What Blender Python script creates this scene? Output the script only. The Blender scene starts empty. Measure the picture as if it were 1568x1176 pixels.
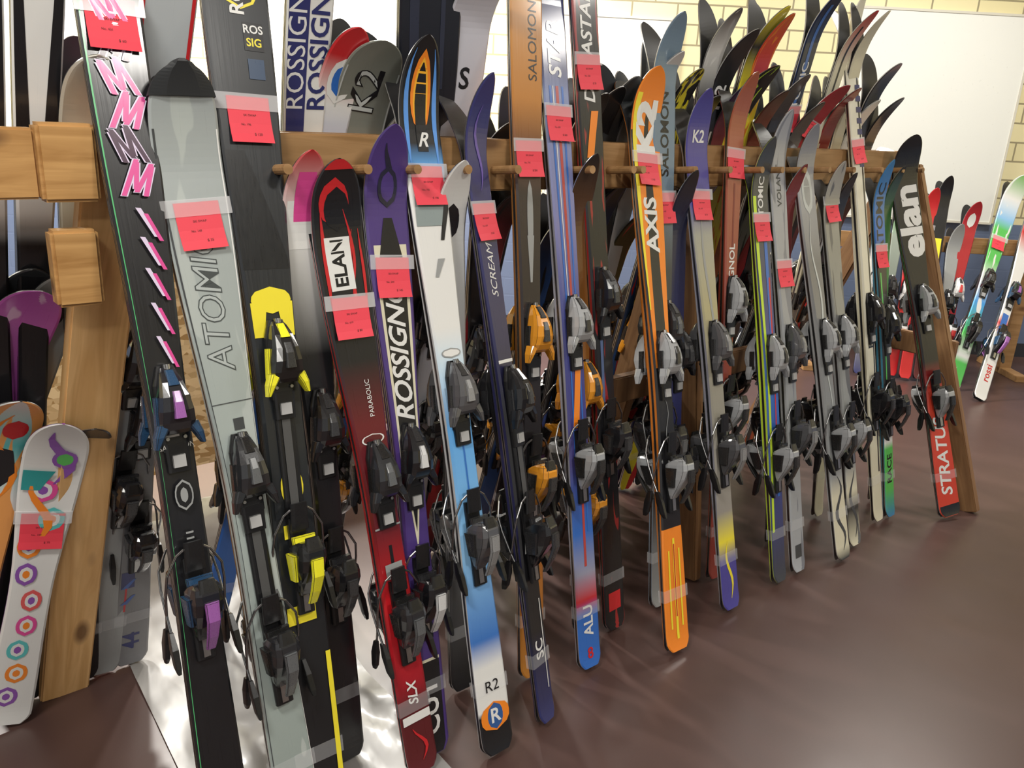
import bpy, bmesh, math, random
from mathutils import Vector, Matrix, noise
random.seed(7)
SC=bpy.context.scene
COL=SC.collection
# ---------------------------------------------------------------- materials
_m={}
def nodes(name):
    m=bpy.data.materials.new(name);m.use_nodes=True
    nt=m.node_tree;b=nt.nodes['Principled BSDF'];return m,nt,b
def setp(b,rough=.4,metal=0,coat=0,spec=.5):
    b.inputs['Roughness'].default_value=rough;b.inputs['Metallic'].default_value=metal
    b.inputs['Coat Weight'].default_value=coat;b.inputs['Coat Roughness'].default_value=.12
    b.inputs['Specular IOR Level'].default_value=spec
def flat(c,rough=.35,metal=0,coat=0):
    k=(tuple(round(x,3) for x in c),rough,metal,coat)
    if k not in _m:
        m,nt,b=nodes('paint_%02d'%len(_m));b.inputs['Base Color'].default_value=(*c,1);setp(b,rough,metal,coat)
        n=nt.nodes.new('ShaderNodeTexNoise');n.inputs['Scale'].default_value=60
        r=nt.nodes.new('ShaderNodeMapRange');r.inputs[3].default_value=max(.02,rough-.08);r.inputs[4].default_value=rough+.1
        nt.links.new(n.outputs['Fac'],r.inputs[0]);nt.links.new(r.outputs[0],b.inputs['Roughness'])
        _m[k]=m
    return _m[k]
def topmat(name,stops,interp='LINEAR',mottle=None,rough=.28,coat=.5):
    m,nt,b=nodes(name);setp(b,rough,0,coat)
    uv=nt.nodes.new('ShaderNodeUVMap');sp=nt.nodes.new('ShaderNodeSeparateXYZ');nt.links.new(uv.outputs[0],sp.inputs[0])
    cr=nt.nodes.new('ShaderNodeValToRGB');cr.color_ramp.interpolation=interp
    e=cr.color_ramp.elements
    while len(e)<len(stops): e.new(.5)
    while len(e)>len(stops): e.remove(e[-1])
    for i,(p,c) in enumerate(sorted(stops)): e[i].position=p;e[i].color=(*c,1)
    nt.links.new(sp.outputs[1],cr.inputs[0]);out=cr.outputs[0]
    if mottle:
        c,su,sv,th=mottle
        mp=nt.nodes.new('ShaderNodeMapping');mp.inputs['Scale'].default_value=(su,sv,1);nt.links.new(uv.outputs[0],mp.inputs[0])
        n=nt.nodes.new('ShaderNodeTexNoise');n.inputs['Scale'].default_value=1;n.inputs['Detail'].default_value=1.5;n.inputs['Distortion'].default_value=1.0
        nt.links.new(mp.outputs[0],n.inputs['Vector'])
        r=nt.nodes.new('ShaderNodeMapRange');r.inputs[1].default_value=th;r.inputs[2].default_value=th+.025;nt.links.new(n.outputs['Fac'],r.inputs[0])
        mx=nt.nodes.new('ShaderNodeMix');mx.data_type='RGBA';nt.links.new(r.outputs[0],mx.inputs[0]);nt.links.new(out,mx.inputs[6]);mx.inputs[7].default_value=(*c,1);out=mx.outputs[2]
    nt.links.new(out,b.inputs['Base Color'])
    # fine lengthwise scuffs in the lacquer
    mp=nt.nodes.new('ShaderNodeMapping');mp.inputs['Scale'].default_value=(60,9,1);nt.links.new(uv.outputs[0],mp.inputs[0])
    n=nt.nodes.new('ShaderNodeTexNoise');n.inputs['Scale'].default_value=1;n.inputs['Detail'].default_value=5;nt.links.new(mp.outputs[0],n.inputs['Vector'])
    r=nt.nodes.new('ShaderNodeMapRange');r.inputs[3].default_value=rough-.12;r.inputs[4].default_value=rough+.22;nt.links.new(n.outputs['Fac'],r.inputs[0]);nt.links.new(r.outputs[0],b.inputs['Roughness'])
    return m
def wood(name,c1,c2,axis='X',knots=True):
    m,nt,b=nodes(name);setp(b,.5,0,.1)
    tc=nt.nodes.new('ShaderNodeTexCoord');mp=nt.nodes.new('ShaderNodeMapping')
    sc={'X':(1.2,14,14),'Z':(14,14,1.2)}[axis];mp.inputs['Scale'].default_value=sc;nt.links.new(tc.outputs['Object'],mp.inputs[0])
    n=nt.nodes.new('ShaderNodeTexNoise');n.inputs['Scale'].default_value=2.2;n.inputs['Detail'].default_value=6;n.inputs['Distortion'].default_value=1.2
    nt.links.new(mp.outputs[0],n.inputs['Vector'])
    cr=nt.nodes.new('ShaderNodeValToRGB');e=cr.color_ramp.elements;e[0].position=.35;e[0].color=(*c2,1);e[1].position=.65;e[1].color=(*c1,1)
    nt.links.new(n.outputs['Fac'],cr.inputs[0]);out=cr.outputs[0]
    if knots:
        mp2=nt.nodes.new('ShaderNodeMapping');mp2.inputs['Scale'].default_value={'X':(5,11,11),'Z':(11,11,5)}[axis];nt.links.new(tc.outputs['Object'],mp2.inputs[0])
        v=nt.nodes.new('ShaderNodeTexVoronoi');nt.links.new(mp2.outputs[0],v.inputs['Vector']);v.inputs['Scale'].default_value=1
        r=nt.nodes.new('ShaderNodeMapRange');r.inputs[1].default_value=.10;r.inputs[2].default_value=.24;r.inputs[3].default_value=.8;r.inputs[4].default_value=0
        nt.links.new(v.outputs['Distance'],r.inputs[0])
        mx=nt.nodes.new('ShaderNodeMix');mx.data_type='RGBA';nt.links.new(r.outputs[0],mx.inputs[0]);nt.links.new(out,mx.inputs[6]);mx.inputs[7].default_value=(.10,.04,.015,1);out=mx.outputs[2]
    nt.links.new(out,b.inputs['Base Color']);return m
# ---------------------------------------------------------------- mesh helpers
class MB:
    def __init__(s): s.v=[];s.f=[];s.mi=[];s.uv=[];s.mats=[]
    def mat(s,m):
        if m not in s.mats: s.mats.append(m)
        return s.mats.index(m)
    def face(s,idx,mi,uvs=None): s.f.append(idx);s.mi.append(mi);s.uv.append(uvs)
    def loft(s,secs,m,cap=True,close=True):
        mi=s.mat(m);b=len(s.v);n=len(secs[0])
        for sec in secs: s.v+= [tuple(p) for p in sec]
        for i in range(len(secs)-1):
            for j in range(n if close else n-1):
                k=(j+1)%n;s.face([b+i*n+j,b+i*n+k,b+(i+1)*n+k,b+(i+1)*n+j],mi)
        if cap:
            s.face([b+j for j in range(n)][::-1],mi);e=b+(len(secs)-1)*n;s.face([e+j for j in range(n)],mi)
    def box(s,x0,x1,y0,y1,z0,z1,m):
        s.loft([[(x0,y,z0),(x1,y,z0),(x1,y,z1),(x0,y,z1)] for y in (y0,y1)],m)
    def tube(s,pts,r,m,n=7):
        secs=[];P=[Vector(p) for p in pts]
        for i,p in enumerate(P):
            d=(P[min(i+1,len(P)-1)]-P[max(i-1,0)]).normalized()
            u=d.orthogonal().normalized() if i==0 else (u-d*u.dot(d)).normalized()
            w=d.cross(u);rr=r[i] if isinstance(r,(list,tuple)) else r
            secs.append([p+u*rr*math.cos(2*math.pi*k/n)+w*rr*math.sin(2*math.pi*k/n) for k in range(n)])
        s.loft(secs,m)
    def mesh(s,name,bevel=0,smooth=False):
        me=bpy.data.meshes.new(name);me.from_pydata(s.v,[],s.f)
        for m in s.mats: me.materials.append(m)
        for p,i in zip(me.polygons,s.mi): p.material_index=i
        if any(s.uv):
            l=me.uv_layers.new(name='UVMap')
            for p,u in zip(me.polygons,s.uv):
                if u:
                    for li,c in zip(p.loop_indices,u): l.data[li].uv=c
        bm=bmesh.new();bm.from_mesh(me)
        if bevel:
            bmesh.ops.recalc_face_normals(bm,faces=bm.faces)
            ed=[e for e in bm.edges if len(e.link_faces)==2 and e.calc_face_angle(0)>.5]
            bmesh.ops.bevel(bm,geom=ed,offset=bevel,segments=2,affect='EDGES',clamp_overlap=True)
        bm.to_mesh(me);bm.free()
        if smooth:
            for p in me.polygons: p.use_smooth=True
        return me
def obj(name,me,parent=None,mat=None):
    o=bpy.data.objects.new(name,me);COL.objects.link(o)
    if parent: o.parent=parent
    if mat is not None: o.matrix_local=mat
    return o
def empty(name,mat=None):
    o=bpy.data.objects.new(name,None);o.empty_display_size=.1;COL.objects.link(o)
    if mat is not None:o.matrix_world=mat
    return o
_tc={}
def textgeo(t,bold=.0,shear=0):
    k=(t,bold,shear)
    if k not in _tc:
        c=bpy.data.curves.new('t','FONT');c.body=t;c.align_x='CENTER';c.align_y='CENTER';c.offset=bold;c.shear=shear;c.resolution_u=3;c.fill_mode='FRONT'
        o=bpy.data.objects.new('t',c);COL.objects.link(o)
        me=o.to_mesh();_tc[k]=([tuple(v.co) for v in me.vertices],[list(p.vertices) for p in me.polygons])
        o.to_mesh_clear();bpy.data.objects.remove(o);bpy.data.curves.remove(c)
    return _tc[k]
# ---------------------------------------------------------------- ski
BASE=flat((.02,.02,.022),.35);STEEL=flat((.5,.5,.5),.3,1)
def ski_mesh(name,L,W,top,decals,side=(.03,.03,.03),tip=.07,pointy=.5,tailr=.35,cap=None,waist=.62,tailw=.82):
    mb=MB();mt=mb.mat(top);ms=mb.mat(flat(side,.35));mbs=mb.mat(BASE);me_=mb.mat(STEEL)
    tl=.11+.3*pointy*.2
    def hw(s):
        f=s/L
        a=W*waist/2
        if f>.45: base=a+(W/2-a)*(1-math.cos(min(1,(f-.45)/.43)*math.pi))/2
        else: base=a+(W*tailw/2-a)*(1-math.cos(min(1,(.45-f)/.4)*math.pi))/2
        if s>L-tl:
            t=(s-(L-tl))/tl;base*=max(.0,1-t**(2.1+1.2*(1-pointy)))**(.55)
        if s<.03: base*=(1-tailr*(1-s/.03)**2)
        return max(base,.003)
    def pn(s):
        t=max(0,(s-(L-.2))/.2);u=max(0,(.06-s)/.06)
        return tip*t**2.0+.006*u*u
    def th(s):
        f=s/L;return .006+.011*math.exp(-((f-.45)/.27)**2)
    ss=[];s=0
    while s<L-.2: ss.append(s);s+= .012 if s<.05 else .045
    k=22
    for i in range(k+1): ss.append(L-.2+.2*(1-(1-i/k)**1.5))
    n=8;b=len(mb.v)
    for s in ss:
        h=hw(s);z=pn(s);t=th(s);e=min(.005,h*.5)
        mb.v+=[(-h,s,z),(h,s,z),(h,s,z+.003),(h,s,z+t*.65),(h-e,s,z+t),(-h+e,s,z+t),(-h,s,z+t*.65),(-h,s,z+.003)]
    sl=[mbs,me_,ms,mt,mt,mt,ms,me_]
    uu=[(0,0),(0,0),(0,0),(1,.95),(.95,.05),(.05,0),(0,0),(0,0)]
    for i in range(len(ss)-1):
        for j in range(n):
            q=(j+1)%n;v0=ss[i]/L;v1=ss[i+1]/L;a0,a1=uu[j]
            mb.face([b+i*n+j,b+i*n+q,b+(i+1)*n+q,b+(i+1)*n+j],sl[j],[(a0,v0),(a1,v0),(a1,v1),(a0,v1)])
    mb.face([b+j for j in range(n)][::-1],ms);e=b+(len(ss)-1)*n;mb.face([e+j for j in range(n)],ms)
    lay=[.0005]
    def sp(s,w):
        s=min(max(s,.002),L-.002);h=hw(s)-.0035
        return (max(-h,min(h,w)),s,pn(s)+th(s)+lay[0])
    def strip(s0,s1,fl,fr,c,rough=.3):
        mi=mb.mat(flat(c,rough,0,.4));N=max(6,int(abs(s1-s0)*L/.02));lay[0]+=.00012;b=len(mb.v)
        for i in range(N+1):
            t=i/N;s=(s0+(s1-s0)*t)*L;h=hw(min(s,L-.002))
            for f in (fl(t),fr(t)): mb.v.append(sp(s,f*h))
        for i in range(N): mb.face([b+2*i,b+2*i+1,b+2*i+3,b+2*i+2],mi)
    def poly(s,pts,c):
        mi=mb.mat(flat(c,.3,0,.4));lay[0]+=.00012;b=len(mb.v)
        for f,ds in pts: mb.v.append(sp(s*L+ds,f*hw(s*L)))
        mb.face(list(range(b,b+len(pts))),mi)
    def text(t,s,size,c,w=0,bold=.02,shear=0,rot=90,sx=1):
        vs,fs=textgeo(t,bold,shear);mi=mb.mat(flat(c,.3,0,.3));lay[0]+=.00012;b=len(mb.v)
        for x,y,z in vs:
            x*=size*sx;y*=size
            if rot==90: mb.v.append(sp(s*L+x,w*hw(s*L)-y))
            elif rot==-90: mb.v.append(sp(s*L-x,w*hw(s*L)+y))
            else: mb.v.append(sp(s*L+y,w*hw(s*L)+x))
        for f in fs: mb.face([b+i for i in f],mi)
    for d in decals:
        k=d[0];a=d[1:]
        if k=='b': s0,s1,f0,f1,c=a;strip(s0,s1,lambda t:f0,lambda t:f1,c)
        elif k=='q': s0,s1,l0,r0,l1,r1,c=a;strip(s0,s1,lambda t:l0+(l1-l0)*t,lambda t:r0+(r1-r0)*t,c)
        elif k=='p': poly(*a)
        elif k=='e':
            s0,f0,ds,df,c=a;strip(s0-ds,s0+ds,lambda t:f0-df*math.sqrt(max(0,1-(2*t-1)**2)),lambda t:f0+df*math.sqrt(max(0,1-(2*t-1)**2)),c)
        elif k=='w':
            s0,s1,f0,amp,wd,cyc,c=a;strip(s0,s1,lambda t:f0+amp*math.sin(t*cyc*6.283)-wd*(.15+math.sin(t*math.pi)),lambda t:f0+amp*math.sin(t*cyc*6.283)+wd*(.15+math.sin(t*math.pi)),c)
        elif k=='t':
            kw=a[4] if len(a)>4 else {};text(a[0],a[1],a[2],a[3],**kw)
    if cap:
        c0=flat(cap,.45);mi=mb.mat(c0);b=len(mb.v);S=[L-.055+.055*i/10 for i in range(11)]
        for s in S+[L+.005]:
            h=hw(min(s,L-.003))+.003;z=pn(min(s,L))
            if s>L:h=.008
            mb.v+=[(-h,s,z-.004),(h,s,z-.004),(h,s,z+.008),(h*.5,s,z+.013),(-h*.5,s,z+.013),(-h,s,z+.008)]
        for i in range(11):
            for j in range(6): mb.face([b+i*6+j,b+i*6+(j+1)%6,b+(i+1)*6+(j+1)%6,b+(i+1)*6+j],mi)
        mb.face([b+j for j in range(6)][::-1],mi)
    return mb.mesh(name),(lambda s:pn(s)+th(s)),hw
# ---------------------------------------------------------------- bindings
def sec(y,w,z0,z1,wt=None,cx=0,k=.6):
    w*=.88;cx*=.92
    wt=w*.7 if wt is None else wt*.88;h=z1-z0
    return [(cx-w*.46,y,z0),(cx+w*.46,y,z0),(cx+w/2,y,z0+h*.12),(cx+w/2,y,z0+h*k),(cx+(w*.35+wt*.15),y,z0+h*.88),(cx+wt*.42,y,z1),(cx-wt*.42,y,z1),(cx-(w*.35+wt*.15),y,z0+h*.88),(cx-w/2,y,z0+h*k),(cx-w/2,y,z0+h*.12)]
BS={'black':((.010,.010,.012),(.02,.02,.022),(.04,.04,.042)),'blackw':((.010,.010,.012),(.02,.02,.022),(.6,.6,.6)),'grey':((.022,.023,.026),(.010,.010,.010),(.11,.115,.12)),
'silver':((.36,.37,.38),(.02,.02,.02),(.03,.03,.03)),'yellow':((.012,.012,.012),(.85,.8,.03),(.03,.03,.03)),
'orange':((.70,.28,.02),(.02,.02,.02),(.04,.04,.04)),'purple':((.012,.012,.016),(.02,.06,.13),(.32,.11,.38)),
'white':((.7,.7,.7),(.05,.05,.05),(.6,.05,.05)),'red':((.02,.02,.02),(.45,.02,.02),(.2,.2,.2)),'smoke':((.09,.09,.095),(.03,.03,.03),(.24,.24,.24))}
_b={}
def binding(style):
    if style in _b: return _b[style]
    A,B,Cc=BS[style];m=flat(A,.16,0,.7);d=flat((.010,.010,.011),.3,0,.2);ac=flat(B,.25,0,.4);lt=flat(Cc,.28,0,.3);wh=flat((.4,.4,.4),.4)
    t=MB()
    t.loft([sec(-.075,.056,0,.010,.05),sec(.05,.060,0,.012,.052),sec(.085,.036,0,.008,.03)],d)
    t.loft([sec(-.040,.060,.016,.032,.046),sec(-.032,.068,.012,.042,.05),sec(-.018,.073,.010,.052,.052),sec(.004,.070,.010,.058,.044),sec(.03,.060,.01,.055,.036),(sec(.056,.048,.01,.043,.028)),sec(.074,.036,.01,.028,.02),sec(.082,.026,.01,.018,.014)],m)
    t.loft([sec(-.010,.024,.052,.062,.02),sec(.02,.02,.05,.061,.016),sec(.04,.016,.044,.054,.014)],lt)
    t.loft([sec(.05,.026,.038,.049,.018),sec(.078,.018,.02,.028,.012)],ac)
    for sx in(-1,1):
        t.loft([sec(-.02,.028,.018,.044,.02,cx=sx*.026),sec(-.042,.02,.02,.044,.014,cx=sx*.038),sec(-.064,.009,.024,.038,.006,cx=sx*.046)],ac if style in('yellow','purple') else m)
        t.loft([sec(-.03,.008,.012,.03,cx=sx*.036),sec(.03,.008,.012,.028,cx=sx*.031)],ac)
        t.tube([(sx*.016,-.05,.012),(sx*.016,-.05,.016)],.004,STEEL,8)
    t.loft([sec(-.115,.048,.0,.010,.042),sec(-.06,.052,.0,.012,.046)],d)
    t.box(-.012,.012,-.106,-.082,.0105,.0155,wh)
    t.tube([(0,.074,.016),(0,.088,.015)],.007,STEEL,10)
    h=MB()
    h.loft([sec(-.125,.042,0,.009,.036),sec(.08,.046,0,.011,.04)],d)
    h.box(-.007,.007,-.12,-.07,.0095,.012,STEEL)
    h.loft([sec(-.084,.030,.008,.014,.022),sec(-.072,.042,.008,.024,.028),sec(-.05,.052,.008,.044,.034),sec(-.022,.062,.008,.067,.040),sec(.004,.066,.008,.080,.042),sec(.020,.064,.010,.080,.042),sec(.032,.058,.03,.076,.040),sec(.038,.048,.048,.066,.032)],m)
    h.loft([sec(.006,.030,.077,.088,.02),sec(-.03,.028,.074,.085,.018),sec(-.065,.024,.055,.066,.016),sec(-.095,.02,.035,.044,.012)],lt if style!='yellow' else ac)
    h.loft([sec(.02,.054,.026,.038),sec(.045,.058,.024,.037)],ac)
    h.loft([sec(.024,.044,.070,.079),sec(.048,.032,.064,.073)],d)
    for sx in(-1,1):
        h.loft([sec(-.045,.009,.012,.038,cx=sx*.029),sec(.012,.009,.012,.052,cx=sx*.034)],ac)
        h.tube([(sx*.018,.100,.020),(sx*.032,.09,.016),(sx*.052,.055,.010),(sx*.056,.02,0),(sx*.056,-.03,-.016),(sx*.056,-.065,-.03)],.0028,STEEL)
        h.loft([sec(-.055,.009,-.034,-.020,cx=sx*.062),sec(-.085,.014,-.048,-.024,cx=sx*.063),sec(-.118,.012,-.056,-.036,cx=sx*.064),sec(-.13,.007,-.058,-.046,cx=sx*.064)],d)
    h.loft([sec(.055,.044,.014,.021),sec(.112,.04,.018,.026)],d)
    h.tube([(-.018,.100,.02),(.018,.100,.02)],.003,STEEL)
    p=MB();p.loft([sec(-.17,.046,0,.007,.04),sec(.17,.046,0,.007,.04)],d)
    p.box(-.01,.01,-.1,.1,.0065,.0085,flat((.08,.08,.08),.3))
    _b[style]=(t.mesh('toe_piece_'+style,.0022),h.mesh('heel_piece_'+style,.0022),p.mesh('riser_plate_'+style,.001))
    return _b[style]
# ---------------------------------------------------------------- tag
RED=flat((.78,.05,.08),.55);INK=flat((.10,.02,.02),.6)
def tape(a):
    tm,tnt,tb=nodes('clear_tape');tb.inputs['Base Color'].default_value=(.9,.9,.92,1);setp(tb,.12);tb.inputs['Alpha'].default_value=a;return tm
TAPE=tape(.30);TAPE2=tape(.16)
def tag_mesh(W):
    mb=MB();w=.043
    mb.loft([[(-w,y,.004+z),(w,y,.004+z),(w,y,.0047+z),(-w,y,.0047+z)] for y,z in ((-.047,.009),(-.03,.005),(-.01,.002),(.02,.0),(.042,0))],RED)
    tw=max(W/2+.004,.048)
    mb.loft([[(-tw,y,.0035),(tw,y,.0035),(tw,y,.006),(-tw,y,.006)] for y in (.016,.048)],TAPE)
    for k,(t,y,s,x) in enumerate((('SKI SWAP',.006,.006,0),('No. %d'%random.randint(100,900),-.012,.006,-.01),('$ %d'%(random.randint(3,40)*5),-.031,.007,.012))):
        vs,fs=textgeo(t,0,0);b=len(mb.v);mi=mb.mat(INK)
        zz={0:.0062,1:.0082,2:.0112}[k]
        for a,c,_ in vs: mb.v.append((x+a*s,y+c*s,zz))
        for f in fs: mb.face([b+i for i in f],mi)
    return mb.mesh('price_tag')
# ---------------------------------------------------------------- pair
def frame(T,R,n0):
    y=(R-T).normalized();n0=Vector(n0);z=(n0-y*n0.dot(y)).normalized();x=y.cross(z)
    M=Matrix((x,y,z)).transposed().to_4x4();M.translation=T;return M
cnt=[0]
def pair(T,R,n0,L,W,D,bind='black',toe=.5,heel=.32,tag=None,name='alpine_ski_pair',single=False,gap=.0015,riser=False,tape=True,**kw):
    cnt[0]+=1;i=cnt[0]
    top=topmat('topsheet_%02d'%i,D['st'],D.get('i','LINEAR'),D.get('mo'),D.get('r',.28))
    me,nz,hw=ski_mesh('ski_%02d'%i,L,W,top,D.get('d',[]),D.get('side',(.03,.03,.03)),cap=D.get('cap'),**kw)
    T=Vector(T);R=Vector(R);T.z+=.016
    M=frame(T,R,n0);e=empty(name,M)
    I=Matrix.Translation((0,0,gap));J2=Matrix.Rotation(math.pi,4,'Y')@I
    obj('near_ski',me,e,I)
    if not single: obj('far_ski',me,e,J2)
    if bind:
        a,b,p=binding(bind)
        for nm,Q in (('near',I),('far',J2)):
            if nm=='far' and single: continue
            mid=(toe+heel)/2
            if riser: obj(nm+'_riser',p,e,Q@Matrix.Translation((0,mid,nz(mid)-.001)))
            up=.003 if riser else -.0015
            obj(nm+'_toe_piece',a,e,Q@Matrix.Translation((0,toe,nz(toe)+up)))
            obj(nm+'_heel_piece',b,e,Q@Matrix.Translation((0,heel,nz(heel)+up)))
    if tape and L>1.3:
        mb=MB();s=.17;h=hw(s)+.0025;t=nz(s)+.0035
        mb.loft([[(-h,y,-t),(h,y,-t),(h,y,t),(-h,y,t)] for y in (s-.018,s+.018)],TAPE2,cap=False);obj('strapping_tape',mb.mesh('strapping_tape'),e)
    if tag is not None:
        obj('price_tag',tag_mesh(hw(tag)*2),e,I@Matrix.Translation((0,tag,nz(tag)-.003))@Matrix.Rotation(random.uniform(-.05,.05),4,'Z'))
    return e
HB=1.43
def front(xt,yt,xr,L,W,D,yaw=0,**kw):
    a=math.radians(yaw);return pair((xt,yt,0),(xr,-.062,HB),(-math.sin(a),-math.cos(a),0),L,W,D,**kw)
def rear(xt,xr,L,W,D,yaw=0,yt=.41,**kw):
    a=math.radians(yaw);return pair((xt,yt,0),(xr,.064,HB),(-math.sin(a),-math.cos(a),0),L-.03,W,D,**kw)
K=(.010,.010,.012);WH=(.74,.74,.72);CR=(.68,.64,.48);RD=(.55,.02,.025);OR=(.85,.24,.02);YL=(.85,.72,.04);NV=(.03,.035,.14);BL=(.03,.14,.5);LB=(.25,.5,.78);PU=(.07,.038,.19);GN=(.1,.5,.1);GY=(.3,.31,.31);LG=(.5,.53,.52);MR=(.1,.012,.015);PK=(.70,.07,.30);LAV=(.7,.6,.78);DG=(.05,.055,.06)
# ---- front row
d=[('b',0,1,-1,-.88,(.08,.45,.16))]
def stroke(s,x0,y0,x1,y1,w,c):
    return ('p',s,[(x0-w,y0-w*.02),(x0+w,y0-w*.03),(x1+w,y1+w*.02),(x1-w,y1+w*.03)],c)
for i in range(7):
    s=.932-i*.032
    m_=1 if i%2==0 else -1
    Z=[(-.5*m_,-.030,.1*m_,.030),(.1*m_,.030,-.05*m_,-.024),(-.05*m_,-.024,.6*m_,.022),(.6*m_,.022,.25*m_,-.036)]
    for (x0,y0,x1,y1) in Z: d.append(stroke(s,x0,y0,x1,y1,.13,LAV))
    for (x0,y0,x1,y1) in Z: d.append(stroke(s,x0,y0,x1,y1,.085,PK if i%3!=2 else (.05,.01,.04)))
for i,s in enumerate((.70,.672,.642,.608,.575)):
    d+=[stroke(s,.45,-.03,-.1,.018,.10,LAV),stroke(s,.6,-.038,.15,.008,.08,PK)]
d+=[('b',.485,.502,-.9,.2,WH),('t','SALOMON',.475,.014,WH,{'rot':0,'bold':0}),('e',.425,0,.016,.5,GY),('e',.425,0,.0135,.42,K),('e',.425,0,.008,.2,GY)]+[('b',.385-.006*k,.387-.006*k,-.2,.2,GY) for k in range(6)]
front(.46,-.41,.475,1.86,.110,dict(st=[(0,K),(1,K)],d=d),bind='purple',toe=.95,heel=.59,tag=1.645,waist=.62,tailw=.80)
front(.61,-.41,.575,1.575,.128,dict(st=[(0,(.28,.33,.31)),(.5,(.36,.41,.39)),(1,(.34,.37,.37))],mo=((.42,.46,.44),1.5,6,.55),side=(.5,.52,.5),cap=(.02,.022,.024),
  d=[('b',0,.93,-1,-.88,DG),('b',0,.93,.9,1,WH),('t','ATOMIC',.725,.07,(.06,.07,.07),{'bold':.02,'shear':.2,'w':-.05}),('t','ATOMIC',.725,.07,(.42,.46,.45),{'bold':-.01,'shear':.2,'w':-.05}),('b',.565,.58,-.1,.4,DG),('b',.6,.601,-1,1,DG)]),bind='grey',toe=.80,heel=.44,tag=1.29,riser=True,waist=.57,tailw=.72,tip=.05,pointy=.15)
front(.66,-.41,.705,1.93,.134,dict(st=[(0,K),(.3,(.014,.016,.018)),(1,(.022,.025,.03))],
  d=[('q',.62,.74,-1,1,-1,-.3,(.011,.012,.014)),('e',.90,.1,.02,.55,YL),('e',.90,.1,.017,.46,K),('t','R',.90,.05,YL,{'rot':0,'w':.1,'bold':0}),('b',.84,.868,.1,.7,K),('t','ROS',.861,.022,WH,{'rot':0,'w':.4}),('t','SIG',.848,.022,YL,{'rot':0,'w':.4}),('b',.812,.832,.15,.65,(.03,.06,.12)),('t','ROSSIGNOL',.93,.04,WH),
  ('e',.588,0,.014,.85,YL),('q',.55,.586,-.9,-.45,-.9,-.2,YL),('q',.55,.586,.45,.9,.2,.9,YL),('b',.435,.45,-.2,.2,K),('b',.335,.35,-.6,.2,YL),('e',.39,0,.022,.55,YL),('w',.375,.405,0,.3,.12,.5,K),('b',.24,.26,-.8,.5,YL),('b',0,.2,.72,1,YL)]),bind='yellow',toe=1.01,heel=.61,tag=1.49,riser=True,waist=.66,tailw=.8)
front(.92,-.40,.86,1.405,.119,dict(st=[(0,MR),(.12,MR),(.16,(.35,.01,.02)),(.3,(.55,.012,.018)),(.43,(.12,.01,.015)),(.6,(.13,.01,.015)),(.7,K),(1,K)],side=(.4,.02,.02),
  d=[('b',.2,.4,-.12,.1,K),('e',.94,-.15,.035,.6,RD),('e',.93,-.05,.032,.5,K),('w',.80,.93,.2,.3,.05,.5,RD),('w',.74,.9,.5,-.2,.06,.5,RD),('w',.78,.93,-.75,.1,.08,.4,RD),('w',.76,.9,.7,.1,.05,.4,RD),('b',.985,1,-1,1,RD),('b',.81,.89,-.62,.38,WH),('t','ELAN',.851,.042,K,{'bold':.03,'w':-.12}),('t','PARABOLIC',.64,.016,WH,{'w':.2,'bold':0}),
   ('e',.575,0,.009,.7,WH),('e',.575,0,.0075,.6,MR),('b',.345,.37,-.6,.6,GY),('b',.43,.433,-.9,.9,GY),('t','SLX',.14,.035,WH,{'shear':.3}),('b',.09,.105,-1,1,WH),('w',.02,.08,0,.4,.1,.7,RD)]),bind='grey',toe=.72,heel=.40,tag=1.08,tip=.06,pointy=.3,waist=.60,tailw=.68)
front(.97,-.37,1.0,1.47,.110,dict(st=[(0,PU),(.1,PU),(1,PU)],side=(.06,.03,.15),
  d=[('q',.36,.5,-.05,.05,-.7,.7,CR),('b',.5,.83,-.78,.78,CR),('q',.38,.5,-.0,.0,-.58,.58,K),('b',.5,.8,-.62,.62,K),('q',.8,.87,-.62,.62,-.2,.2,K),('t','ROSSIGNOL',.675,.064,WH,{'bold':.02,'shear':.35}),
  ('w',.91,.975,-.15,.2,.12,.7,(.02,.02,.04)),('e',.915,0,.03,.45,(.02,.02,.04)),('e',.915,0,.022,.3,PU),('b',.0,.16,-.7,.75,K),('b',.16,.165,-.75,.78,CR),('t','CUT',.08,.07,WH,{'bold':.02}),('e',.29,0,.025,.5,YL),('e',.29,0,.018,.3,PU)]),bind='blackw',toe=.73,heel=.42,tag=1.15)
front(1.10,-.46,1.11,1.68,.108,dict(st=[(0,K),(.06,K),(.065,WH),(.13,WH),(.17,(.04,.16,.5)),(.3,LB),(.48,(.1,.36,.75)),(.56,(.55,.72,.85)),(.62,WH),(.82,WH),(.84,(.1,.35,.75)),(.87,K),(1,K)],side=(.6,.6,.6),
  d=[('w',.84,.985,-.7,.0,.1,1,(.1,.3,.75)),('w',.84,.985,.7,.0,.1,1,(.1,.3,.75)),('e',.935,0,.05,.5,OR),('e',.930,0,.046,.36,(.9,.45,.03)),('e',.922,0,.05,.28,K),('b',.86,.93,-.26,.26,K),('t','R',.875,.045,WH,{'rot':0,'shear':.4}),('q',.76,.80,-.9,.5,-.8,.8,(.25,.3,.3)),('q',.74,.79,.3,.5,.7,1,K),('q',.69,.715,-.3,-.1,.0,.4,GY),
  ('e',.585,0,.007,.7,GY),('e',.585,0,.005,.6,WH),('b',.29,.48,-.05,.05,(.03,.15,.5)),('e',.055,0,.022,.95,OR),('e',.055,0,.02,.5,(.03,.1,.3)),('t','R',.055,.05,WH,{'rot':0}),('t','R2',.1,.04,K,{'rot':0,'bold':0})]),bind='smoke',toe=.88,heel=.55,tag=1.37,tip=.08,waist=.64,tailw=.86)
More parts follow.
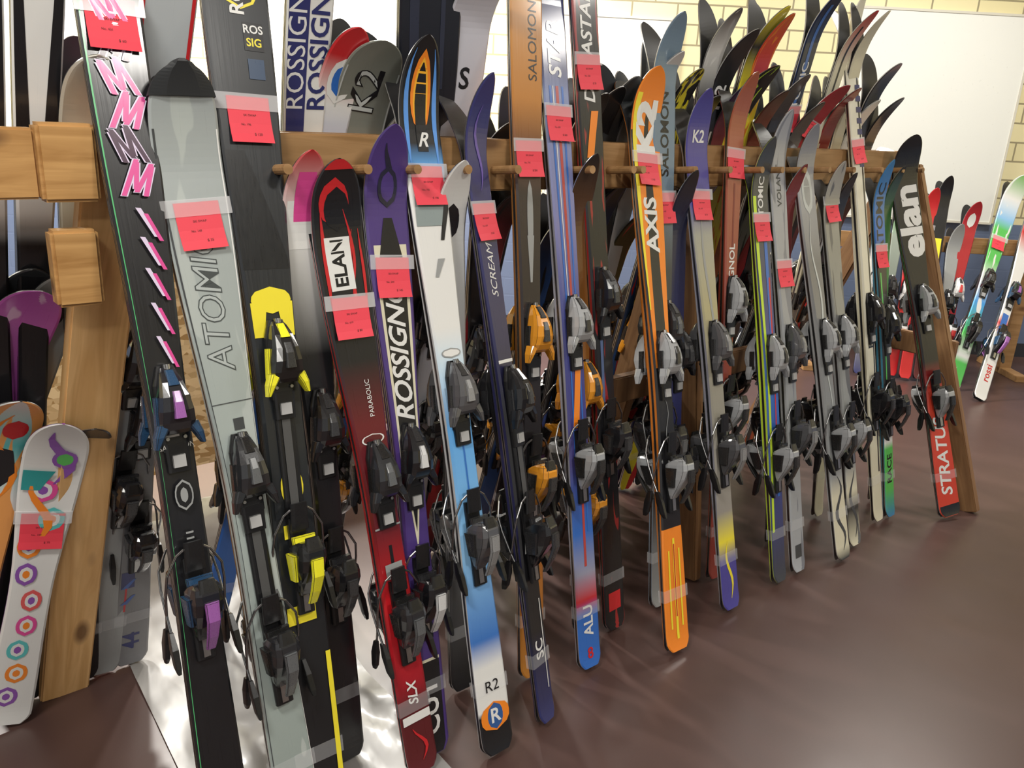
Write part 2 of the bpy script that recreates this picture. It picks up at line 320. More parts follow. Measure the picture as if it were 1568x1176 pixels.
front(1.27,-.45,1.26,1.61,.085,dict(st=[(0,NV),(.15,K),(.5,K),(.62,(.02,.02,.08)),(1,(.04,.04,.17))],side=(.02,.02,.07),
  d=[('t','SCREAM',.72,.035,WH,{'shear':.3,'bold':0}),('t','SC',.12,.045,WH),('q',.28,.33,-.6,.1,-.2,.4,WH),('b',.4,.42,-.6,.6,YL),('b',.58,.585,-1,1,WH),('w',.84,.96,0,.3,.1,1,(.15,.1,.4)),('b',.05,.2,.5,.6,WH)]),bind='black',toe=.84,heel=.50,tag=1.28,yaw=-15,tip=.08,riser=True,waist=.7)
front(1.36,-.29,1.43,1.98,.105,dict(st=[(0,(.5,.2,.03)),(.18,(.45,.16,.03)),(.24,K),(.66,(.03,.02,.02)),(.72,(.12,.04,.02)),(.78,(.5,.2,.03)),(1,(.6,.28,.04))],side=(.3,.12,.03),
  d=[('t','SALOMON',.85,.04,K,{'w':.35,'bold':0}),('e',.63,0,.05,.25,GY),('q',.55,.61,-.1,.1,-.3,.3,GY)]),bind='orange',toe=.95,heel=.58,tag=1.40)
front(1.52,-.36,1.54,1.99,.093,dict(st=[(0,BL),(.08,BL),(.1,RD),(.14,(.3,.3,.4)),(.2,BL),(.3,(.06,.05,.2)),(.5,(.05,.06,.25)),(.62,(.2,.2,.4)),(.79,(.2,.25,.45)),(.82,NV),(1,NV)],side=(.3,.3,.35),
  d=[('b',.15,.8,-.1,.12,(.45,.06,.05)),('b',.2,.8,.35,.5,BL),('b',.3,.8,-.6,-.45,BL),('b',.5,.8,-.35,-.28,WH),('t','STAR',.845,.06,WH,{'shear':.2}),('t','4X',.745,.05,WH),('t','ALU',.07,.05,WH),('t','8',.02,.045,RD,{'rot':0}),('q',.35,.45,-.6,0,.0,.6,OR)]),bind='silver',toe=.97,heel=.61,tag=1.50,waist=.75,tailw=.9)
front(1.72,-.27,1.66,2.0,.093,dict(st=[(0,K),(1,K)],side=(.3,.02,.02),mo=((.3,.02,.02),3,9,.6),
  d=[('t','DYNASTAR',.84,.055,WH,{'shear':.2}),('b',.03,.06,-.6,.6,RD),('b',.3,.5,-.5,-.2,(.1,.15,.3)),('q',.7,.76,-.6,0,0,.6,OR)]),bind='black',toe=1.02,heel=.62,tag=1.62,waist=.75,tailw=.9)
front(1.79,-.46,1.88,1.68,.122,dict(st=[(0,OR),(.19,OR),(.215,K),(.5,K),(.55,K),(.9,OR),(1,OR)],i='CONSTANT',side=(.5,.15,.02),
  d=[('b',.5,.93,-.98,.98,OR),('q',.5,.93,-.6,.6,-.12,.12,K),('q',.6,.96,-.98,-.8,-.98,-.6,YL),('t','AXIS',.745,.075,WH,{'bold':.03}),('t','K2',.905,.10,WH,{'bold':.06,'sx':1.3}),('b',.02,.2,-.1,.1,YL),('b',.04,.18,-.55,-.42,YL),('b',.04,.18,.42,.55,YL),('b',.06,.19,-.05,.05,RD),('w',.25,.48,0,.2,.03,3,GY)]),bind='silver',toe=.86,heel=.54,tag=1.41,pointy=.25,waist=.58,tailw=.84)
front(1.93,-.27,1.96,1.79,.10,dict(st=[(0,GY),(.2,DG),(.6,DG),(.75,(.16,.23,.3)),(1,(.16,.23,.3))],d=[('t','SALOMON',.82,.05,K)],side=(.15,.2,.25)),bind='grey',toe=.9,heel=.56,tag=1.26)
front(2.11,-.42,2.11,1.62,.105,dict(st=[(0,(.07,.06,.3)),(.1,(.07,.06,.3)),(.14,YL),(.2,(.3,.28,.25)),(.45,(.3,.28,.22)),(.6,(.4,.36,.2)),(.74,(.35,.35,.3)),(.8,(.07,.06,.3)),(1,(.06,.05,.25))],side=(.3,.3,.35),
  d=[('t','K2',.92,.05,WH,{'rot':0}),('w',.45,.8,0,.25,.12,1,GY),('w',.02,.14,0,.3,.12,1,YL)]),bind='smoke',toe=.85,heel=.53,tag=1.29)
front(2.22,-.27,2.31,1.66,.085,dict(st=[(0,(.25,.04,.03)),(.5,(.3,.06,.04)),(1,(.36,.10,.05))],side=(.3,.05,.03),d=[('b',.5,.8,-.1,.1,(.2,.02,.02)),('t','ROSSIGNOL',.62,.04,WH)]),bind='silver',toe=.95,heel=.6,tag=1.39)
front(2.39,-.42,2.43,1.49,.092,dict(st=[(0,DG),(.2,(.04,.05,.2)),(.45,BL),(.6,(.04,.05,.2)),(.8,DG),(1,DG)],side=(.55,.75,.05),
  d=[('b',.12,.88,-1,-.55,(.55,.75,.04)),('b',.2,.8,.1,.5,BL),('q',.3,.7,.1,.3,.4,.6,RD),('t','ATOMIC',.87,.04,WH)]),bind='silver',toe=.77,heel=.44,tag=1.21,waist=.75)
front(2.51,-.42,2.54,1.58,.095,dict(st=[(0,(.4,.42,.45)),(.3,GY),(1,(.36,.37,.4))],side=(.4,.4,.42),mo=((.2,.21,.24),2,5,.55),d=[('t','VOLANT',.85,.035,DG),('b',.03,.06,-.5,.5,DG)]),bind='smoke',toe=.79,heel=.5,tag=1.05)
front(2.73,-.47,2.70,1.55,.108,dict(st=[(0,K),(.03,CR),(.15,CR),(.2,GY),(.7,(.16,.16,.16)),(.85,(.35,.36,.38)),(1,(.2,.2,.22))],side=(.4,.4,.4),
  d=[('w',.02,.2,0,.5,.2,1.5,DG),('e',.86,0,.05,.6,LG),('e',.86,0,.035,.35,GY),('w',.3,.8,0,.3,.12,2,LG)]),bind='silver',toe=.80,heel=.46,tag=None)
front(2.87,-.44,2.86,1.42,.10,dict(st=[(0,CR),(.1,K),(.15,CR),(.22,GY),(.8,(.25,.25,.22)),(1,(.4,.38,.33))],side=(.3,.3,.3),mo=((.12,.12,.12),2,7,.58),
  d=[('w',.02,.2,0,.5,.2,1.2,DG)]),bind='silver',toe=.79,heel=.44,tag=1.26)
front(3.15,-.39,3.08,2.0,.085,dict(st=[(0,CR),(1,(.74,.72,.62))],side=(.6,.55,.4),
  d=[('b',.1,.95,.45,.7,K)]+[('b',.7+i*.02,.71+i*.02,.1,.9,NV) for i in range(8)]+[('t','FISCHER',.4,.05,K)]),bind='black',toe=.84,heel=.5,tag=1.46,pointy=.9,waist=.75)
front(3.23,-.40,3.23,1.42,.088,dict(st=[(0,(.05,.2,.4)),(.08,GN),(.2,GN),(.22,WH),(.27,K),(.6,K),(.75,K),(.8,BL),(1,(.04,.2,.45))],side=(.05,.2,.3),
  d=[('t','ATOMIC',.85,.07,K),('b',.4,.7,-.6,-.3,GN),('t','RACE',.14,.05,K)]),bind='black',toe=.78,heel=.46,tag=1.06)
front(3.45,-.55,3.43,1.55,.135,dict(st=[(0,(.6,.05,.02)),(.3,(.62,.06,.03)),(.38,(.2,.01,.01)),(.42,K),(1,K)],side=(.1,.02,.02),
  d=[('t','elan',.79,.165,WH,{'bold':.04,'sx':1.1}),('t','STRATUS',.16,.08,WH,{'shear':.2}),('b',.0,.03,-1,1,K)]),bind='silver',toe=.88,heel=.50,tag=None,yaw=18,tip=.09,pointy=.1)
front(2.98,-.22,2.96,1.35,.08,dict(st=[(0,CR),(.3,CR),(.4,K),(1,K)]),bind='grey',toe=.75,heel=.43)
front(2.62,-.24,2.62,1.38,.08,dict(st=[(0,DG),(1,(.2,.03,.03))]),bind='black',toe=.78,heel=.46)
front(3.33,-.28,3.33,1.38,.08,dict(st=[(0,WH),(.4,GN),(1,K)]),bind='black',toe=.78,heel=.46)
front(2.02,-.24,2.03,1.36,.085,dict(st=[(0,K),(.5,NV),(1,K)]),bind='black',toe=.8,heel=.47)
front(.80,-.26,.80,1.40,.10,dict(st=[(0,K),(.7,K),(.9,WH),(1,RD)],d=[('b',.86,.93,-.8,.8,WH),('b',.9,.97,-.5,.5,PK)]),bind='black',toe=.82,heel=.48)
front(1.17,-.22,1.18,1.38,.09,dict(st=[(0,K),(.5,(.2,.2,.2)),(1,WH)],d=[('e',.9,0,.03,.5,K)]),bind='grey',toe=.8,heel=.46)
front(1.63,-.22,1.61,1.40,.085,dict(st=[(0,K),(.5,(.4,.15,.02)),(1,K)]),bind='orange',toe=.76,heel=.42)
# ---- rear row
rear(.43,.565,2.05,.105,dict(st=[(0,GY),(.7,(.45,.48,.5)),(1,(.5,.54,.56))],side=(.5,.05,.05),d=[('b',.1,1,-.95,-.8,RD),('b',.1,1,.8,.95,RD),('t','SKI',.93,.1,BL,{'bold':.03})]),bind='black',toe=.95,heel=.62)
for a_,b_ in ((.22,.27),(.25,.355)):
    rear(a_,b_,2.1,.085,dict(st=[(0,K),(.6,K),(.63,WH),(1,WH)],side=(.01,.01,.01),d=[('q',.7,.92,-1,-.3,-1,-.8,K),('q',.7,.92,.3,1,.8,1,K)]),bind=None,pointy=.1)
rear(.38,.44,1.64,.10,dict(st=[(0,K),(.6,K),(.75,CR),(1,(.7,.68,.6))],side=(.5,.45,.35)),bind=None,pointy=0)
rear(.92,.88,2.02,.105,dict(st=[(0,NV),(.6,WH),(1,WH)],d=[('b',.4,1,-.95,-.05,NV),('t','ROSSIGNOL',.84,.058,WH,{'w':-.5,'bold':.0}),('t','ROSSIGNOL',.84,.058,NV,{'w':.48,'bold':.02})]),bind='black',toe=.95,heel=.62)
rear(.87,1.01,1.72,.145,dict(st=[(0,GY),(1,(.19,.20,.17))],side=(.5,.5,.45),d=[('b',.7,.96,-.96,-.9,LG),('b',.7,.96,.9,.96,LG),('t','K2',.93,.09,K,{'bold':.03}),('t','K2',.93,.09,LG,{'bold':.0})]),bind='black',toe=.86,heel=.52,pointy=0,tip=.05)
rear(.72,.935,1.75,.10,dict(st=[(0,BL),(.8,BL),(.9,WH),(.96,RD),(1,RD)],d=[('e',.93,0,.03,.6,WH),('e',.93,0,.02,.4,BL)]),bind='black',toe=.9,heel=.56,pointy=.2,tip=.04)
rear(1.42,1.21,2.02,.17,dict(st=[(0,K),(1,(.012,.014,.022))],d=[('b',.8,.97,-.7,-.4,(.03,.035,.06)),('b',.8,.97,.3,.45,(.03,.035,.06))]),bind='black',toe=.95,heel=.6,pointy=0,tip=.05)
rear(1.36,1.30,1.93,.125,dict(st=[(0,GY),(.8,(.55,.55,.62)),(1,(.7,.7,.78))],side=(.5,.5,.5),d=[('t','S',.84,.07,K,{'rot':0}),]),bind='black',toe=.95,heel=.6,tip=.13,pointy=.1,yt=.36)
rear(1.6,1.42,1.57,.09,dict(st=[(0,K),(1,K)]),bind='black',toe=.84,heel=.5,pointy=.2)
rear(1.08,1.12,1.6,.10,dict(st=[(0,DG),(.8,GY),(1,WH)],d=[('q',.85,.97,-.7,-.2,-.2,.4,K)]),bind='black',toe=.84,heel=.5,tip=.09)
rear(2.2,1.87,1.74,.10,dict(st=[(0,K),(1,DG)]),bind='black',toe=.9,heel=.56,pointy=.1)
rear(1.98,1.80,1.68,.10,dict(st=[(0,K),(1,K)]),bind='black',toe=.9,heel=.56,pointy=.1)
rear(2.06,2.0,1.78,.085,dict(st=[(0,DG),(.8,WH),(1,WH)],d=[('q',.88,.95,-.7,0,0,.7,K)]),bind='grey',toe=.9,heel=.56)
rear(2.36,2.13,1.76,.095,dict(st=[(0,K),(.8,YL),(1,YL)],mo=(K,3,22,.5)),bind='black',toe=.9,heel=.56,pointy=.1)
rear(2.6,2.28,1.96,.09,dict(st=[(0,K),(.85,K),(.93,WH),(1,K)],mo=(WH,2,20,.6)),bind='black',toe=.9,heel=.56)
rear(2.28,2.30,1.87,.09,dict(st=[(0,K),(1,K)],d=[('t','K2',.88,.07,WH),('t','K2',.8,.07,WH)],side=(.6,.6,.6)),bind='black',toe=.9,heel=.56)
rear(2.64,2.50,1.94,.095,dict(st=[(0,YL),(.8,YL),(.9,RD),(1,(.8,.12,.03))],mo=(OR,3,14,.55)),bind='black',toe=.9,heel=.56,pointy=.9)
rear(2.5,2.44,1.95,.08,dict(st=[(0,YL),(.86,YL),(.93,K),(1,YL)]),bind='black',toe=.9,heel=.56)
rear(2.13,2.42,1.81,.105,dict(st=[(0,K),(1,K)],mo=((.4,.6,.05),4,14,.58)),bind='black',toe=.9,heel=.56,pointy=.9)
rear(2.92,2.76,2.05,.085,dict(st=[(0,K),(1,(.01,.02,.05))],d=[('b',.7,.97,-.25,.15,(.05,.15,.45)),('t','ATOMIC',.83,.05,WH)],side=(.05,.1,.3)),bind='black',toe=.9,heel=.56,tag=1.58)
rear(2.5,2.88,1.80,.095,dict(st=[(0,RD),(1,(.28,.02,.03))],side=(.25,.02,.02)),bind='black',toe=.9,heel=.56,tag=1.6)
rear(3.1,2.98,2.0,.075,dict(st=[(0,CR),(.9,CR),(1,RD)],d=[('b',.8,.97,-.3,.0,K)]),bind='black',toe=.9,heel=.56)
rear(3.5,3.14,2.06,.08,dict(st=[(0,CR),(1,CR)],side=(.6,.55,.4)),bind='black',toe=.9,heel=.56,pointy=.9)
rear(3.55,3.30,1.87,.11,dict(st=[(0,K),(1,K)],side=(.3,.3,.3)),bind='black',toe=.9,heel=.56,pointy=.1)
rear(3.4,3.22,1.72,.09,dict(st=[(0,K),(1,WH)]),bind='black',toe=.9,heel=.56,pointy=.1)
# extra tips crowding above the rail
for xt,xr,L_,c,c2 in ((1.55,1.5,1.62,K,DG),(1.82,1.73,1.66,K,(.1,.1,.12)),(2.1,1.93,1.7,DG,(.25,.25,.25)),(2.3,2.22,1.68,K,YL),(2.5,2.38,1.74,NV,(.3,.05,.05)),(2.7,2.58,1.72,K,(.35,.08,.05)),(2.82,2.68,1.78,DG,K),(3.0,2.83,1.7,K,(.2,.2,.2)),(3.2,3.04,1.76,(.2,.02,.02),(.3,.03,.03)),(3.5,3.38,1.74,K,K)):
    rear(xt,xr,L_,.09,dict(st=[(0,c),(.7,c),(.85,c2),(1,c)]),bind='black',toe=.88,heel=.54,pointy=.3,yt=.44)
# near-end rear side
rear(.50,.56,1.42,.11,dict(st=[(0,(.2,.2,.21)),(.5,(.16,.16,.17)),(.6,K),(1,K)],d=[('t','44',.06,.06,NV),('q',.2,.24,-.8,0,-.8,-.0,NV),('q',.2,.22,-.8,-.4,-.1,.1,(.05,.12,.4)),('q',.16,.18,-.8,-.4,-.1,.1,(.05,.12,.4))]),bind='black',toe=.8,heel=.46)
rear(.435,.475,1.0,.09,dict(st=[(0,(.7,.08,.02)),(.4,(.6,.06,.02)),(.5,(.5,.6,.05)),(1,(.5,.6,.05))]),bind=None,yt=.50)
st=[]
random.seed(3)
for i in range(9):
    st.append(('e',.1+.085*i,random.uniform(-.4,.4),.036,.48,[(.25,.08,.4),OR,(.1,.5,.5),PK,(.7,.1,.1)][i%5]));st.append(('e',.1+.085*i,st[-1][2],.024,.3,WH));st.append(('e',.1+.085*i,st[-1][2],.013,.16,[(.25,.08,.4),OR][i%2]))
st+=[('w',.8,.97,.1,.4,.2,.8,(.25,.08,.4)),('w',.62,.8,-.2,.4,.16,.8,OR),('q',.78,.84,-.9,-.3,-.9,.1,(.02,.3,.3)),('e',.88,.3,.03,.4,(.25,.08,.4)),('e',.88,.3,.02,.26,GN)]
rear(.19,.49,.89,.125,dict(st=[(0,WH),(1,WH)],side=(.3,.1,.4),d=st),bind=None,tag=.57,yt=.34,pointy=.1,tip=.05,single=True,yaw=10,waist=.7)
rear(.25,.54,.89,.11,dict(st=[(0,WH),(.5,WH),(.75,K),(1,K)],d=st[:6]),bind=None,pointy=.1,tip=.09,yt=.42,single=True,waist=.7)
rear(.08,.40,.98,.12,dict(st=[(0,(.75,.3,.05)),(.7,WH),(.85,(.1,.5,.5)),(1,WH)],mo=((.8,.35,.1),2,5,.5),d=[('w',.7,.95,0,.5,.15,1,OR),('e',.9,.2,.03,.4,RD)]),bind=None,pointy=.1,yt=.40,single=True,waist=.7)
rear(-.03,.43,1.26,.12,dict(st=[(0,K),(.7,(.25,.05,.25)),(.9,(.55,.12,.5)),(1,(.5,.1,.45))],mo=((.75,.45,.7),2,7,.58),side=(.7,.7,.7)),bind=None,pointy=.1,yt=.45,single=True,waist=.7)
rear(.05,.47,1.31,.10,dict(st=[(0,K),(.7,K),(.9,(.45,.45,.43)),(1,(.5,.5,.48))],d=[('w',.85,.97,0,.4,.12,.7,K)]),bind=None,tip=.1,yt=.50,single=True)
rear(.2,.36,1.30,.11,dict(st=[(0,K),(.8,K),(1,DG)]),bind='black',toe=.7,heel=.4,tip=.06,yt=.62,single=True)
random.seed(11)
cs=[K,DG,NV,RD,(.2,.2,.2),WH,(.5,.1,.02),BL,(.3,.25,.05),K]
for i,x in enumerate([1.05,1.5,1.72,1.9,2.05,2.2,2.36,2.58,2.72,2.85,3.04,3.4]):
    c=random.choice(cs);c2=random.choice(cs)
    rear(x+random.uniform(-.06,.06),x,random.uniform(1.3,1.46),.09,dict(st=[(0,c),(.4,c2),(1,K)],mo=(random.choice(cs),3,6,.6)),bind=random.choice(['black','grey','silver','black','orange','red']),toe=.8,heel=.46)
# ---------------------------------------------------------------- rack
pine=wood('pine_beam',(.40,.23,.10),(.28,.15,.055),'X');pinez=wood('pine_leg',(.80,.50,.22),(.62,.35,.13),'Z');stain=wood('stained_leg',(.26,.14,.06),(.17,.08,.032),'Z')
pineo=wood('pine_offcut',(.58,.33,.12),(.38,.19,.055),'X')
rack=empty('wooden_ski_rack')
def plank(name,P,Q,u,w,t,m,par=None):
    P=Vector(P);Q=Vector(Q);z=(Q-P).normalized();u=Vector(u);x=(u-z*u.dot(z)).normalized();y=z.cross(x)
    L=(Q-P).length;mb=MB()
    mb.loft([[(-w/2,-t/2,0),(w/2,-t/2,0),(w/2,t/2,0),(-w/2,t/2,0)],[(-w/2,-t/2,L),(w/2,-t/2,L),(w/2,t/2,L),(-w/2,t/2,L)]],m)
    M=Matrix((x,y,z)).transposed().to_4x4();M.translation=P
    return obj(name,mb.mesh(name,.004),par or rack,M)
def bx(name,x0,x1,y0,y1,z0,z1,m,parent=rack,bevel=.004):
    c=Vector(((x0+x1)/2,(y0+y1)/2,(z0+z1)/2));mb=MB();mb.box(x0-c.x,x1-c.x,y0-c.y,y1-c.y,z0-c.z,z1-c.z,m)
    return obj(name,mb.mesh(name,bevel),parent,Matrix.Translation(c))
bx('front_rail',.52,3.66,-.043,-.005,1.315,1.44,pine)
bx('rear_rail',.40,3.66,.022,.058,1.315,1.44,pine)
bx('rail_end_lower',-.25,.33,-.043,-.005,1.315,1.435,pineo)
bx('rail_end_block',.33,.425,-.056,-.005,1.31,1.445,pineo,bevel=.006)
bx('gusset_block',.335,.415,-.05,-.005,1.12,1.26,pineo,bevel=.006)
plank('rear_leg_near',(.33,.40,.0),(.475,-.0,1.43),(1,0,0),.115,.038,pinez)
plank('front_leg_near',(.62,-.34,0),(.60,-.02,1.31),(1,0,0),.06,.038,pine)
plank('front_leg_far',(3.60,-.57,0),(3.63,-.03,1.38),(1,0,0),.038,.08,stain)
plank('rear_leg_far',(3.69,.58,0),(3.66,.03,1.38),(1,0,0),.038,.09,stain)
plank('front_leg_mid',(2.17,-.2,0),(2.17,-.02,1.31),(1,0,0),.038,.09,stain)
plank('rear_leg_mid',(2.17,.3,0),(2.17,.02,1.31),(1,0,0),.038,.09,stain)
bx('cross_brace_far',3.63,3.665,-.36,.36,.60,.69,stain)
bx('lower_stretcher',1.9,3.66,.0,.036,.62,.71,stain)
mb=MB()
for x in (.75,.93,1.055,1.195,1.345,1.60,1.76,1.80,2.03,2.2,2.37,2.485,2.62,2.78,2.95,3.16,3.33,3.50):
    mb.tube([(x,-.04,1.365),(x-.002,-.14,1.375)],.0105,pine,12)
    mb.tube([(x+.04,.05,1.365),(x+.04,.16,1.375)],.0105,pine,12)
obj('pegs',mb.mesh('pegs',0,False),rack)
# ---------------------------------------------------------------- room (aligned to the back wall)
a0=math.radians(48.9);H=Vector((math.cos(a0),math.sin(a0),0));RT=Vector((math.sin(a0),-math.cos(a0),0));C0=Vector((0,-1.7,0))
RM=Matrix((RT,H,Vector((0,0,1)))).transposed().to_4x4();RM.translation=C0
WD=5.95
def brick(name):
    m,nt,b=nodes(name);setp(b,.3,0,.3)
    tc=nt.nodes.new('ShaderNodeTexCoord');sp=nt.nodes.new('ShaderNodeSeparateXYZ');cb=nt.nodes.new('ShaderNodeCombineXYZ')
    nt.links.new(tc.outputs['Object'],sp.inputs[0])
    ad=nt.nodes.new('ShaderNodeMath');ad.operation='ADD';nt.links.new(sp.outputs[0],ad.inputs[0]);nt.links.new(sp.outputs[1],ad.inputs[1])
    nt.links.new(ad.outputs[0],cb.inputs[0]);nt.links.new(sp.outputs[2],cb.inputs[1])
    br=nt.nodes.new('ShaderNodeTexBrick');br.inputs['Scale'].default_value=1;br.inputs['Brick Width'].default_value=.30;br.inputs['Row Height'].default_value=.125;br.inputs['Mortar Size'].default_value=.006
    br.inputs['Color1'].default_value=(.76,.69,.42,1);br.inputs['Color2'].default_value=(.69,.62,.36,1);br.inputs['Mortar'].default_value=(.30,.26,.16,1);br.inputs['Bias'].default_value=-.2
    nt.links.new(cb.outputs[0],br.inputs['Vector'])
    lt=nt.nodes.new('ShaderNodeMath');lt.operation='LESS_THAN';lt.inputs[1].default_value=.95;nt.links.new(sp.outputs[2],lt.inputs[0])
    mx=nt.nodes.new('ShaderNodeMix');mx.data_type='RGBA';nt.links.new(lt.outputs[0],mx.inputs[0]);nt.links.new(br.outputs[0],mx.inputs[6]);mx.inputs[7].default_value=(.13,.17,.27,1)
    nt.links.new(mx.outputs[2],b.inputs['Base Color'])
    bp=nt.nodes.new('ShaderNodeBump');bp.inputs['Strength'].default_value=.4;bp.inputs['Distance'].default_value=.004;bp.invert=True;nt.links.new(br.outputs['Fac'],bp.inputs['Height']);nt.links.new(bp.outputs[0],b.inputs['Normal'])
    return m
BR=brick('glazed_block_wall')
def rbox(name,x0,x1,y0,y1,z0,z1,m,bevel=0):
    mb=MB();mb.box(x0,x1,y0,y1,z0,z1,m);return obj(name,mb.mesh(name,bevel),None,RM)
XL,XR,YF=-6,5.2,-3.5
rbox('wall_back',XL,XR,WD,WD+.15,0,3.2,BR)
rbox('wall_left',XL-.15,XL,YF,WD+.15,0,3.2,BR)
rbox('wall_right',XR,XR+.15,YF,WD+.15,0,3.2,BR)
m,nt,b=nodes('brown_sealed_floor');setp(b,.3,0,.0,.5)
tc=nt.nodes.new('ShaderNodeTexCoord');n=nt.nodes.new('ShaderNodeTexNoise');n.inputs['Scale'].default_value=1.3;n.inputs['Detail'].default_value=8;nt.links.new(tc.outputs['Object'],n.inputs['Vector'])
cr=nt.nodes.new('ShaderNodeValToRGB');e=cr.color_ramp.elements;e[0].position=.3;e[0].color=(.066,.036,.031,1);e[1].position=.7;e[1].color=(.090,.050,.043,1)
nt.links.new(n.outputs['Fac'],cr.inputs[0]);nt.links.new(cr.outputs[0],b.inputs['Base Color'])
n2=nt.nodes.new('ShaderNodeTexNoise');n2.inputs['Scale'].default_value=5;n2.inputs['Detail'].default_value=6;nt.links.new(tc.outputs['Object'],n2.inputs['Vector'])
r=nt.nodes.new('ShaderNodeMapRange');r.inputs[3].default_value=.27;r.inputs[4].default_value=.42;nt.links.new(n2.outputs['Fac'],r.inputs[0]);nt.links.new(r.outputs[0],b.inputs['Roughness'])
rbox('floor',XL-.15,XR+.15,YF,WD+.15,-.1,0,m)
rbox('ceiling',XL-.15,XR+.15,YF,WD+.15,3.2,3.3,flat((.75,.75,.72),.8))
rbox('baseboard_back',XL,XR,WD-.015,WD,0,.1,flat((.03,.03,.035),.5))
WB=flat((.76,.77,.73),.3)
def board(x0,x1,z0,z1,name='whiteboard'):
    mb=MB();mb.box(x0,x1,WD-.03,WD-.002,z0,z1,WB);fr=flat((.6,.58,.5),.4)
    for q in ((x0-.015,x1+.015,z1,z1+.015),(x0-.015,x1+.015,z0-.015,z0),(x0-.015,x0,z0,z1),(x1,x1+.015,z0,z1)):
        mb.box(q[0],q[1],WD-.035,WD-.001,q[2],q[3],fr)
    obj(name,mb.mesh(name),None,RM)
board(-1.75,-.55,1.0,2.55);board(.15,.93,1.0,2.14);board(2.1,3.27,.96,2.28);board(-4.6,-3.0,1.0,2.5)
# pale plastic ground sheet under the near end of the rack
sm,snt,sb=nodes('grey_plastic_sheet');setp(sb,.35,0,.2)
tcn=snt.nodes.new('ShaderNodeTexCoord');nn=snt.nodes.new('ShaderNodeTexNoise');nn.inputs['Scale'].default_value=5;snt.links.new(tcn.outputs['Object'],nn.inputs['Vector'])
crn=snt.nodes.new('ShaderNodeValToRGB');e=crn.color_ramp.elements;e[0].position=.3;e[0].color=(.20,.19,.18,1);e[1].position=.7;e[1].color=(.36,.35,.34,1);snt.links.new(nn.outputs['Fac'],crn.inputs[0]);snt.links.new(crn.outputs[0],sb.inputs['Base Color'])
mb=MB();mi=mb.mat(sm);NX,NY=44,70
for j in range(NY+1):
    for i in range(NX+1):
        u=i/NX;v=j/NY;x=.44+(.98-.44)*u+.10*v;y=-.47+1.75*v-.12*(1-u)+.02*math.sin(9*u)
        mb.v.append((x,y,.002+.012*abs(noise.noise(Vector((x*6,y*4,0))))+.008*abs(noise.noise(Vector((x*15+3,y*11,2))))))
for j in range(NY):
    for i in range(NX): q=j*(NX+1)+i;mb.face([q,q+1,q+NX+2,q+NX+1],mi)
obj('plastic_ground_sheet',mb.mesh('plastic_ground_sheet',0,True))
m,nt,b=nodes('osb');setp(b,.6)
tc=nt.nodes.new('ShaderNodeTexCoord');v=nt.nodes.new('ShaderNodeTexVoronoi');v.inputs['Scale'].default_value=28;mp=nt.nodes.new('ShaderNodeMapping');mp.inputs['Scale'].default_value=(1,1,2);mp.inputs['Rotation'].default_value=(0,.5,0)
nt.links.new(tc.outputs['Object'],mp.inputs[0]);nt.links.new(mp.outputs[0],v.inputs['Vector'])
cr=nt.nodes.new('ShaderNodeValToRGB');e=cr.color_ramp.elements;e[0].position=.1;e[0].color=(.45,.27,.10,1);e[1].position=.9;e[1].color=(.86,.65,.36,1)
sp=nt.nodes.new('ShaderNodeSeparateColor');nt.links.new(v.outputs['Color'],sp.inputs[0]);nt.links.new(sp.outputs[0],cr.inputs[0]);nt.links.new(cr.outputs[0],b.inputs['Base Color'])
osb=bx('osb_panel',.45,2.15,1.35,1.365,.12,.90,m,None,.001)
for k,x in enumerate((.54,2.04)):
    c=Matrix.Translation((x-1.3,.058,-.09));mbx=MB();mbx.box(-.04,.04,-.04,.04,-.42,.42,pinez);obj('leg_%d'%(k+1),mbx.mesh('leg'),osb,c)
# ---------------------------------------------------------------- far junior skis leaning on a low rail
frk=empty('low_ski_rail',RM)
mbx=MB();mbx.box(1.9,3.4,5.42,5.46,.80,.90,pine)
for x in (1.95,3.35): mbx.box(x-.04,x+.04,5.46,5.5,0,.9,pine);mbx.box(x-.04,x+.04,5.25,5.75,0,.04,pine)
obj('rail_frame',mbx.mesh('rail_frame',.003),frk)
def far(t0,d0,t1,d1,z1,L,W,D,tag=None,name='junior_ski_pair',**kw):
    T=RM@Vector((t0,d0,0));R=RM@Vector((t1,d1,z1));pair(T,R,-H,L,W,D,toe=L*.5,heel=L*.27,tag=tag,name=name,tape=False,**kw)
far(2.36,5.2,2.42,5.40,.85,1.12,.08,dict(st=[(0,K),(.8,(.3,.35,.3)),(1,GN)]))
far(2.46,5.2,2.52,5.40,.85,1.10,.09,dict(st=[(0,RD),(.6,RD),(.8,WH),(.9,LB),(1,LB)]),bind='white')
far(2.53,5.15,2.60,5.40,.85,1.22,.095,dict(st=[(0,RD),(.7,(.6,.04,.04)),(1,RD)],d=[('b',.6,.8,-.4,.4,WH)]),tag=.95)
far(2.62,5.15,2.68,5.40,.85,1.3,.09,dict(st=[(0,MR),(.7,K),(1,K)],d=[('b',.5,.7,-.6,.6,YL)]),bind='red')
far(2.72,5.15,2.79,5.40,.85,1.0,.09,dict(st=[(0,GY),(1,GY)]))
far(2.76,5.2,2.86,5.40,.85,1.14,.10,dict(st=[(0,RD),(.7,(.4,.02,.03)),(1,(.4,.02,.03))],d=[('e',.9,0,.04,.5,WH)]),bind='white')
far(2.25,5.2,2.30,5.40,.85,1.15,.09,dict(st=[(0,NV),(.5,WH),(1,K)]),bind='silver')
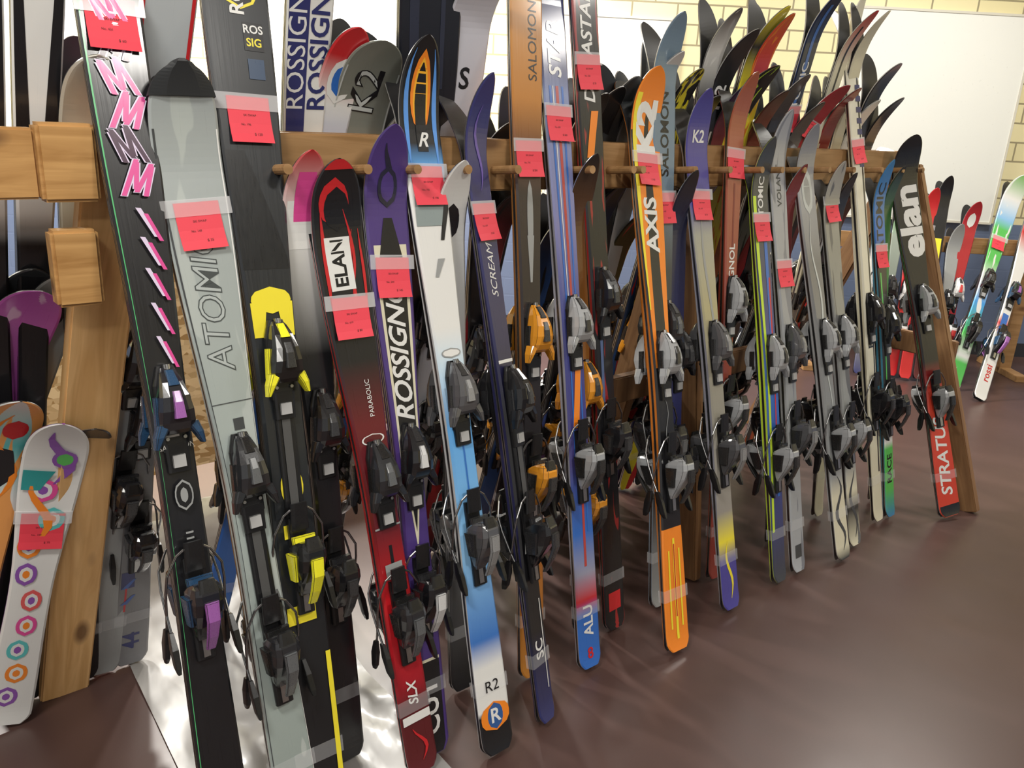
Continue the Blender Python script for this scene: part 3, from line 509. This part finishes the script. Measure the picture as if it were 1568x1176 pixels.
far(2.75,4.98,3.06,5.39,.9,1.46,.13,dict(st=[(0,GN),(.12,GN),(.15,WH),(.25,GN),(.4,(.05,.3,.7)),(.5,WH),(.6,GN),(.75,GN),(.8,LB),(.9,WH),(1,(.2,.5,.1))],mo=(WH,3,8,.6)),tag=1.0,bind='black')
far(2.82,4.78,3.24,5.39,.9,1.5,.11,dict(st=[(0,WH),(.3,WH),(.35,RD),(.4,WH),(.7,WH),(.8,RD),(1,WH)],d=[('t','rossi',.12,.06,RD),('b',.3,.4,-.6,.6,BL)]),bind='purple')
# ---------------------------------------------------------------- lights: ceiling fixtures
def lamp(x,y,e,sx=.6,sy=.35,z=3.14):
    f=empty('ceiling_light_fixture',RM@Matrix.Translation((x,y,z)))
    mb=MB();mb.box(-sx/2-.03,sx/2+.03,-sy/2-.03,sy/2+.03,.02,.058,flat((.7,.7,.7),.4));obj('housing',mb.mesh('housing',.003),f)
    l=bpy.data.lights.new('tube_light','AREA');l.shape='RECTANGLE';l.size=sx;l.size_y=sy;l.energy=e;l.color=(1,.965,.90)
    o=bpy.data.objects.new('tube_light',l);COL.objects.link(o);o.parent=f
for x,y,e in ((-1.5,5.3,60),(.3,4.8,40),(2.6,4.4,60),(3.6,2.2,40),(-.9,.1,60),(1.6,.3,50),(.2,-2,45)):
    lamp(x,y,e)
# compact high-bay lamps behind the rack: ski shadows streak across the floor
for x,y,e in ((-3.4,4.0,190),(-1.9,4.6,170),(-.9,5.2,110)):
    lamp(x,y,e,.2,.2)
w=bpy.data.worlds.new('world');SC.world=w;w.use_nodes=True;w.node_tree.nodes['Background'].inputs[0].default_value=(1,.98,.94,1);w.node_tree.nodes['Background'].inputs[1].default_value=.42
# ---------------------------------------------------------------- camera
p,r=math.radians(18.0),math.radians(3.2)
F=Vector((math.cos(a0)*math.cos(p),math.sin(a0)*math.cos(p),-math.sin(p)));R0=RT.copy();U0=R0.cross(F)
R=R0*math.cos(r)+U0*math.sin(r);U=-R0*math.sin(r)+U0*math.cos(r)
cm=bpy.data.cameras.new('camera');cm.sensor_width=36;cm.lens=36*1268/1568
co=bpy.data.objects.new('camera',cm);COL.objects.link(co)
M=Matrix((R,U,-F)).transposed().to_4x4();M.translation=Vector((0,-1.7,1.5));co.matrix_world=M
cm.clip_start=.05
SC.camera=co
SC.view_settings.view_transform='Standard';SC.view_settings.look='None';SC.view_settings.exposure=0
bpy.context.view_layer.update()
